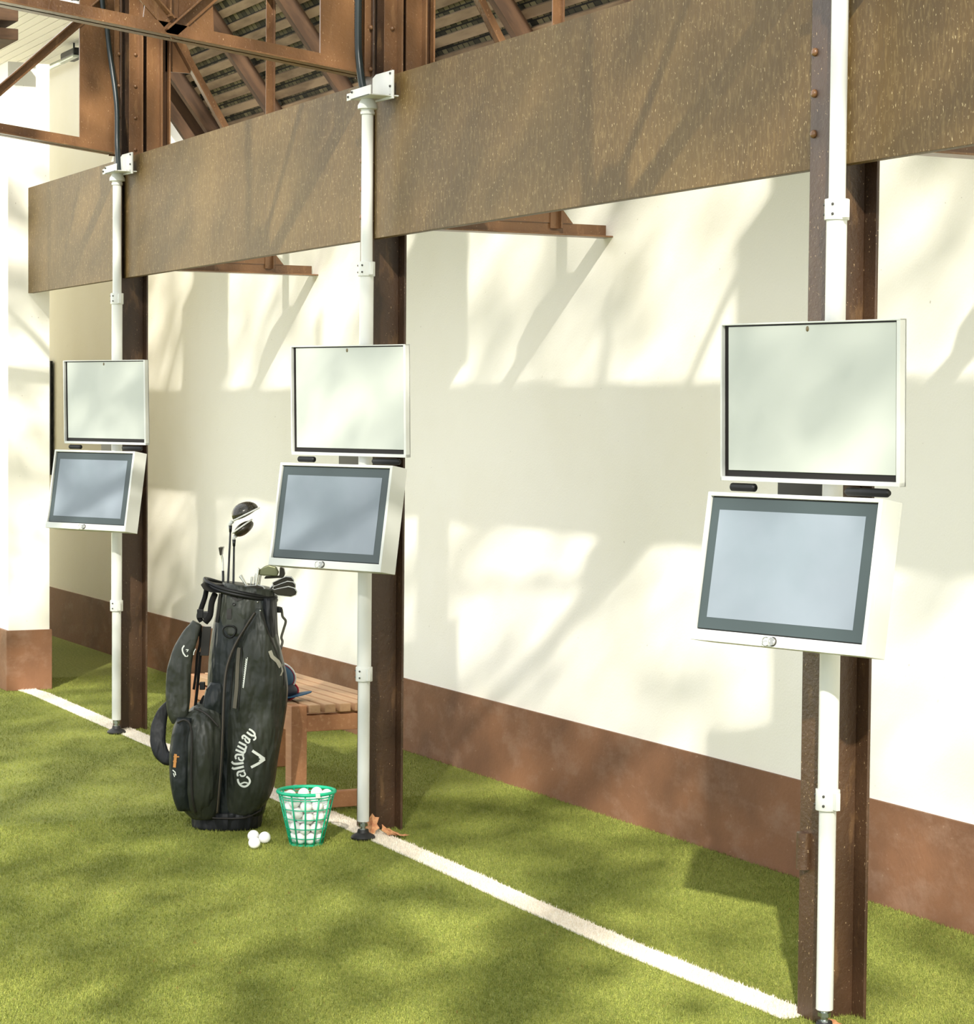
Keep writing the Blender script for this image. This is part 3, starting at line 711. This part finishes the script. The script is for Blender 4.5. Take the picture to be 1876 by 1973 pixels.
# ------------------------------------------------------------------ golf clubs
BM = Matrix.Translation(B0) @ Matrix.Rotation(YAW, 4, 'Z')
def club(name, label, base, parts_fn, group='golf clubs in the bag'):
    o = thing(name, label, 'golf club', tuple(BM @ base), group, rotz=YAW)
    parts_fn(o, lambda px_, py_, d=0: L2(px_, py_, d) - base)
    return o
def bag_base(px_): return L2(px_, 1150, 0)
def wood(o, f_, sh, hos, cx, cy, rx, ry, ang, crown, depth=.0, sole=True, dn=.35, sz=-.16):
    MB().tube([f_(sh[0], 1170), f_(sh[0], sh[1]), f_(hos[0], hos[1]+6)], [.0048, .0046, .0036], 10).build('shaft', SHAFT, o, smooth=True)
    MB().tube([f_(hos[0], hos[1]+10), f_(hos[0], hos[1]-3)], [.0048, .0068], 12).build('ferrule', SHAFT, o, smooth=True)
    MB().tube([f_(hos[0], hos[1]), f_(hos[0]-.5, hos[1]-6), f_(hos[0]+4, hos[1]-11)], [.006, .0065, .008], 12).build('hosel', WHITE, o, smooth=True)
    R_ = Matrix.Rotation(math.radians(ang), 4, 'Y')
    c = f_(cx, cy); m = MB(Matrix.Translation(c) @ R_); rings = []
    n = 36
    for j in range(13):
        ph = -PI/2 + PI*j/12; rings.append([(rx*KK*math.cos(ph)*math.cos(2*PI*k/n)*(1+.12*math.cos(2*PI*k/n)), .045*math.cos(ph)*math.sin(2*PI*k/n), ry*KK*math.sin(ph)*(1.0 if ph > 0 else dn)) for k in range(n)])
    m.loft(rings); m.build('club_head', crown, o, smooth=True)
    if sole:
        ed = []
        for k in range(40):
            t = 2*PI*k/40; ed.append((rx*KK*1.03*math.cos(t)*(1+.12*math.cos(t)), .047*math.sin(t), ry*KK*sz))
        MB(Matrix.Translation(c) @ R_).tube(ed, .0032, 8, closed=True).build('sole_edge', WHITE, o, smooth=True)
club('driver', 'golf driver with the largest black head, standing highest out of the bag', bag_base(438),
     lambda o, f_: wood(o, f_, (437, 1128), (441.5, 1014), 467, 988, 27, 21, -27, CLUBBLK))
club('fairway_wood', 'fairway wood with a small black head just below the driver head', bag_base(448),
     lambda o, f_: wood(o, f_, (447.5, 1128), (448.5, 1041), 465.5, 1018.5, 21.5, 12, -36, simple('dark brown crown', (46, 40, 26), .3), dn=.9, sz=.45))
def putter(o, f_):
    MB().tube([f_(428, 1170), f_(428, 1120), f_(427.5, 1098)], .0048, 10).build('grip_shaft', SHAFT, o, smooth=True)
    MB().tube(smooth_path([f_(427.5, 1100), f_(427, 1080), f_(425, 1068), f_(424.5, 1060)]), .0038, 10).build('shaft', CHROME, o, smooth=True)
    MB().prism([f_(421, 1052, .01), f_(430, 1051.5, .01), f_(428, 1058, .01), f_(427, 1067, .01), f_(423.5, 1067, .01)], (0, -.05, 0)).build('club_head', IRON, o, bevel=.002)
club('wedge', 'slim chrome iron seen edge on, standing alone at the left of the bag', bag_base(428), putter)
def iron_edge(x0, y0, x1, y1, d=0, wdt=5):
    def fn(o, f_):
        MB().tube([f_(x1, 1160, d), f_(x1, y1+8, d), f_(x1, y1, d)], .0042, 8).build('shaft', CHROME, o, smooth=True)
        a = f_(x0, y0, d); b = f_(x1, y1, d); s = (b-a).normalized(); nn = V((s.z, 0, -s.x))*wdt*KK/2
        MB().prism([a-nn*.8, b-nn*.5, b+nn*.5, a+nn*1.1], (0, -.028, 0)).build('club_head', CHROME, o, bevel=.002)
    return fn
club('iron', 'chrome iron leaning furthest left in the cluster at the right of the bag mouth', bag_base(476), iron_edge(463, 1106, 477, 1128, -.02, 6))
club('iron', 'short chrome iron just right of the left leaning one', bag_base(484), iron_edge(484, 1109, 481, 1131, .01, 5))
club('iron', 'upright chrome iron in the middle of the cluster at the bag mouth', bag_base(490), iron_edge(491, 1103, 487, 1132, .02, 5))
club('iron', 'tall chrome iron with a long bright hosel under the olive club head', bag_base(496), iron_edge(499, 1092, 493, 1134, -.03, 5))
def blade_iron(cx, cy, rx, ry, ang, mat, d):
    def fn(o, f_):
        MB().tube(smooth_path([f_(505, 1165, d), f_(508, 1145, d), f_(cx-rx*.9, cy+ry*.6, d)]), .0042, 8).build('shaft', CHROME, o, smooth=True)
        c = f_(cx, cy, d); R_ = Matrix.Translation(c) @ Matrix.Rotation(math.radians(ang), 4, 'Y')
        poly = [(-rx, 0, -ry*.35), (-rx*.55, 0, -ry*.85), (rx*.55, 0, -ry), (rx*.95, 0, -ry*.55), (rx, 0, ry*.1), (rx*.8, 0, ry*.75), (rx*.3, 0, ry), (-rx*.4, 0, ry*.55), (-rx, 0, ry*.1)]
        poly = [(a*KK, b, c_*KK) for a, b, c_ in poly]
        h = MB(R_).prism(poly, (0, .014, 0)).build('club_head', mat, o, bevel=.003, bseg=3)
        MB(R_).prism([(a*1.07, .010, c_*1.2+.0005) for a, b, c_ in poly], (0, .006, 0)).build('sole', CHROME, o, bevel=.001)
    return fn
club('iron', 'dark iron head topmost of the three stacked at the right of the bag mouth', bag_base(515), blade_iron(541, 1118.5, 20, 8.5, -8, IRON, .03))
club('iron', 'dark iron head in the middle of the three stacked ones', bag_base(512), blade_iron(545, 1127, 21, 8, -6, IRON, .0))
club('iron', 'dark iron head lowest of the three stacked, nearest the bag edge', bag_base(509), blade_iron(547, 1137, 23, 9, 3, IRON, -.03))
def hybrid(o, f_):
    MB().tube(smooth_path([f_(497, 1160, -.04), f_(499, 1125, -.04), f_(502, 1105, -.04)]), .0042, 8).build('shaft', CHROME, o, smooth=True)
    m = MB(); m.prism([f_(500, 1096, -.05), f_(508, 1090, -.05), f_(518, 1086.5, -.05), f_(532, 1090, -.05), f_(537, 1100, -.05), f_(534, 1108, -.05), f_(508, 1107, -.05), f_(499, 1106, -.05)], (0, .03, 0))
    m.build('club_head', OLIVE, o, bevel=.004, bseg=3)
    MB().prism([f_(538, 1090, -.03), f_(546, 1093, -.03), f_(548, 1104, -.03), f_(544, 1111, -.03), f_(508, 1113, -.03), f_(510, 1108, -.03), f_(537, 1107, -.03)], (0, .03, 0)).build('head_back', IRON, o, bevel=.003)
club('hybrid', 'large olive grey club head right under the middle screen housing', bag_base(500), hybrid)
club('iron', 'iron lying low across the bag mouth with a white rimmed head', bag_base(478), blade_iron(490, 1131, 20, 6, 6, IRON, -.06))

# ------------------------------------------------------------------ cap on the bench
cap = thing('cap', 'navy baseball cap with red and white piping resting on the bench behind the bag', 'cap', (-3.58, -.206, .421))
RZ = Matrix.Rotation(YAW, 4, 'Z')
MB(RZ).ball((-.045, .02, .085), .085, 24, 14, (1, .8, .72)).build('crown', BLUE, cap, smooth=True, label='blue upper crown')
MB(RZ).ball((-.035, .02, .035), .088, 24, 14, (1, .85, .5)).build('crown_base', NAVY, cap, smooth=True)
for (cz, rr, zz_, mt, off) in ((.085, .085, .72, RED, 0), (.085, .089, .74, THREAD, -.001), (.035, .089, .52, RED, .01), ):
    MB(RZ).tube([((-.045 if cz > .05 else -.035) + rr*math.cos(t)*1.01, .02+off, cz + rr*zz_*math.sin(t)*1.01) for t in [(-PI/2) + PI*k/20 for k in range(21)]], .0035, 8).build('piping', mt, cap, smooth=True)
m = MB(RZ); rings = []
vs = []; n = 20
for k in range(n+1):
    t = -1.25 + 2.5*k/n
    vs.append((.02+.10*math.cos(t)*.9, .0+.06*math.sin(t), .012+.02*math.cos(t)))
m.prism(vs + [(-.02, .03, .006), (-.02, -.03, .006)], (0, 0, .005)); m.build('brim', BLUE, cap, bevel=.001)

# ------------------------------------------------------------------ ball basket and balls
KB = V((-2.826, -.41, 0)); bk = thing('ball_basket', 'green plastic wire basket full of golf balls standing by the bag', 'basket', tuple(KB))
R0, R1, HB = .057, .101, .195
def rad(z): return R0 + (R1-R0)*z/HB
for k in range(12):
    t = 2*PI*k/12 + .1
    MB().tube([(rad(z)*math.cos(t), rad(z)*math.sin(t), z) for z in (.003, HB)], .0031, 8).build('upright', GREEN, bk, smooth=True)
for z in (.028, .063, .098, .133, .168):
    MB().tube([(rad(z)*math.cos(2*PI*k/48), rad(z)*math.sin(2*PI*k/48), z) for k in range(48)], .0018, 6, closed=True).build('hoop', GREEN, bk, smooth=True)
MB().tube([((R1+.001)*math.cos(2*PI*k/56), (R1+.001)*math.sin(2*PI*k/56), HB-.004) for k in range(56)], .0065, 10, closed=True).build('rim', GREEN, bk, smooth=True)
MB().tube([((R1-.004)*math.cos(2*PI*k/56), (R1-.004)*math.sin(2*PI*k/56), HB-.018) for k in range(56)], .0022, 8, closed=True).build('hoop', GREEN, bk, smooth=True)
MB().lathe([(.004, .0), (R0+.003, .0), (R0+.003, .006), (.004, .005)], n=40).build('bottom', GREEN, bk, smooth='auto')
for s in (-1, 1):
    MB().box((s*(R1+.002), -.008, HB-.014), (s*(R1+.012), .008, HB+.002)).build('handle_lug', WHITE, bk, bevel=.002)
# pack the balls: relax spheres in the cone
RB = .0213; rg = np.random.default_rng(12); NB = 48
Q = np.stack([rg.uniform(-.04, .04, NB), rg.uniform(-.04, .04, NB), np.linspace(.03, .30, NB)], 1)
for it in range(1500):
    Q[:, 2] -= .0006 if it < 1200 else .0001
    D = Q[:, None]-Q[None]; dist = np.sqrt((D**2).sum(2)) + np.eye(NB)
    ov = np.clip(2*RB*1.002-dist, 0, None); np.fill_diagonal(ov, 0)
    Q += (D/dist[..., None]*ov[..., None]*.5*.55).sum(1)
    Q[:, 2] = np.maximum(Q[:, 2], .006+RB)
    rr = np.hypot(Q[:, 0], Q[:, 1]); mx = R0 + (R1-R0)*np.clip(Q[:, 2], 0, .3)/HB - RB*1.04 - .002
    k = np.where(rr > mx, mx/np.maximum(rr, 1e-6), 1); Q[:, 0] *= k; Q[:, 1] *= k
proto = MB().ball((0, 0, 0), RB, 24, 16).build('golf_ball', BALL, smooth=True)
top = int(np.argmax(Q[:, 2]))
for j in range(NB):
    o = proto if j == 0 else proto.copy()
    if j: C.objects.link(o)
    o.location = KB + V(Q[j]); o.rotation_euler = (j, j*2.1, j*.7)
    tag(o, 'white golf ball heaped on top of the pile in the green basket' if j == top else 'white golf ball packed among the others inside the green basket', 'golf ball', 'golf balls in the basket')
for (pos, lab) in (((-2.93, -.572, RB), 'white golf ball at the rear left of the three lying on the turf'),
                   ((-2.805, -.615, RB), 'white golf ball at the front of the three lying on the turf'),
                   ((-2.885, -.546, RB), 'white golf ball at the right of the three lying on the turf')):
    o = proto.copy(); C.objects.link(o); o.location = (pos[0], pos[1], pos[2]+.002); o.rotation_euler = (pos[0]*50, 1, 2)
    tag(o, lab, 'golf ball', 'golf balls on the turf')

# ------------------------------------------------------------------ dry leaves
def leaf(c, r, tilt, rz, label, seed):
    rn = random.Random(seed); n = 14; vs = [(0, 0, 0)]
    for k in range(n):
        t = 2*PI*k/n; q = r*(1 if k % 2 else .74)*rn.uniform(.8, 1.1)
        vs.append((q*math.cos(t), q*math.sin(t)*.7, .35*abs(q*math.cos(t))*rn.uniform(.3, 1)))
    vs2 = [(a, b, c_+.0012) for a, b, c_ in vs]; N = len(vs)
    fs = [(0, 1+k, 1+(k+1) % n) for k in range(n)] + [(N, N+1+(k+1) % n, N+1+k) for k in range(n)] + [(1+k, N+1+k, N+1+(k+1) % n, 1+(k+1) % n) for k in range(n)]
    T = Matrix.Translation(c) @ Matrix.Rotation(rz, 4, 'Z') @ Matrix.Rotation(tilt, 4, 'Y')
    tag(MB(T).add(vs+vs2, fs).build("dry_leaf", LEAFDRY), label, 'leaf', 'dry leaves')
leaf((-2.895, -.125, .035), .046, 1.1, -.6, 'curled tan dry leaf standing against the foot of the middle column', 1)
leaf((-2.838, -.075, .012), .046, .3, .5, 'orange brown dry leaf lying flat right of the middle column', 2)
leaf((-2.79, -.06, .012), .034, .2, 1.5, 'small brown dry leaf furthest right at the middle column foot', 3)
leaf((.05, -.13, .014), .04, .4, 1.0, 'pale dry leaf on the turf at the foot of the nearest column', 4)

# ------------------------------------------------------------------ trees outside the shelter, their leaves break up the sun
SD = V((-.7441, .4432, -.5)).normalized()       # direction the sunlight travels
rng = np.random.default_rng(21)
LEAFM = simple('tree leaf', (70, 104, 40), .6)
ta = V((0,0,1)).cross(SD).normalized(); tb_ = SD.cross(ta).normalized()
def tree(cx, half, n, label, seed):
    rg = np.random.default_rng(seed)
    c = V((cx, -.6, 1.2)) - SD*9.5
    t = thing('tree', label, 'tree', (c.x, c.y-1.2, 0), 'trees outside the shelter')
    MB().tube(smooth_path([(0, 0, 0), (.1, .2, 1.6), (.0, .6, 3.2), (.0, 1.1, c.z)]), [.16]*9+[.13]*8+[.09]*8, 10).build('trunk', BARK, t, smooth=True)
    ncl = n//6; vs = np.zeros((ncl*6, 4, 3)); i = 0
    o = V((c.x, c.y-1.2, 0))
    for k in range(ncl):
        u = rg.uniform(-half, half); v_ = rg.uniform(-2.7, 2.9); d_ = rg.uniform(-.9, .9)
        cc = np.array(c - o) + np.array(ta)*u + np.array(tb_)*v_ + np.array(SD)*d_
        for q in range(6):
            p_ = cc + rg.normal(0, .16, 3); a = rg.normal(size=3); a /= np.linalg.norm(a); b = np.cross(a, rg.normal(size=3)); b /= np.linalg.norm(b)
            l = rg.uniform(.06, .12); w_ = l*.5
            vs[i] = [p_-a*l, p_+b*w_, p_+a*l, p_-b*w_]; i += 1
    me = bpy.data.meshes.new('foliage'); N = i
    me.from_pydata(vs[:N].reshape(-1, 3).tolist(), [], [(4*j, 4*j+1, 4*j+2, 4*j+3) for j in range(N)]); me.materials.append(LEAFM)
    f_ = bpy.data.objects.new('foliage', me); C.objects.link(f_); f_.parent = t; f_['kind'] = 'stuff'
tree(-.3, 2.1, 3300, 'leafy tree outside the shelter on the open side, nearest the camera', 1)
tree(-4.4, 2.1, 3300, 'leafy tree outside the shelter on the open side, opposite the golf bag', 2)
tree(-8.5, 2.1, 2800, 'leafy tree outside the shelter on the open side, opposite the white pier', 3)

# ------------------------------------------------------------------ light
sun = bpy.data.lights.new('sun', 'SUN'); sun.energy = 4.9; sun.angle = math.radians(1.0); sun.color = (1, .955, .86)
so = bpy.data.objects.new('sun', sun); C.objects.link(so); so.rotation_euler = SD.to_track_quat('-Z', 'Y').to_euler()
so.location = tuple(-SD*20)
wd = bpy.data.worlds.new('world'); bpy.context.scene.world = wd; wd.use_nodes = True
bg = wd.node_tree.nodes['Background']; bg.inputs['Color'].default_value = (.93, .97, 1.0, 1); bg.inputs['Strength'].default_value = 1.42

# ------------------------------------------------------------------ camera
cam = bpy.data.cameras.new('camera'); co = bpy.data.objects.new('camera', cam); C.objects.link(co)
yaw, pitch, roll = (-1.11324, -.0459, .0087)
cy_, sy_ = math.cos(yaw), math.sin(yaw); cp_, sp_ = math.cos(pitch), math.sin(pitch)
fw = V((sy_*cp_, cy_*cp_, sp_)); r0 = V((cy_, -sy_, 0)); u0 = r0.cross(fw)
rr_ = r0*math.cos(roll) + u0*math.sin(roll); uu_ = -r0*math.sin(roll) + u0*math.cos(roll)
co.matrix_world = Matrix(((rr_.x, uu_.x, -fw.x, 4.9088), (rr_.y, uu_.y, -fw.y, -3.5079), (rr_.z, uu_.z, -fw.z, 1.55), (0,0,0,1)))
cam.sensor_fit = 'HORIZONTAL'; cam.sensor_width = 36; cam.lens = 4500/1876*36; cam.shift_x = 0; cam.shift_y = 15.1/1876; cam.clip_end = 200
sc = bpy.context.scene; sc.camera = co
sc.view_settings.view_transform = 'Standard'; sc.view_settings.look = 'None'; sc.view_settings.gamma = 1; sc.view_settings.exposure = 0.55
sc.view_settings.use_curve_mapping = False
sc.cycles.max_bounces = 6
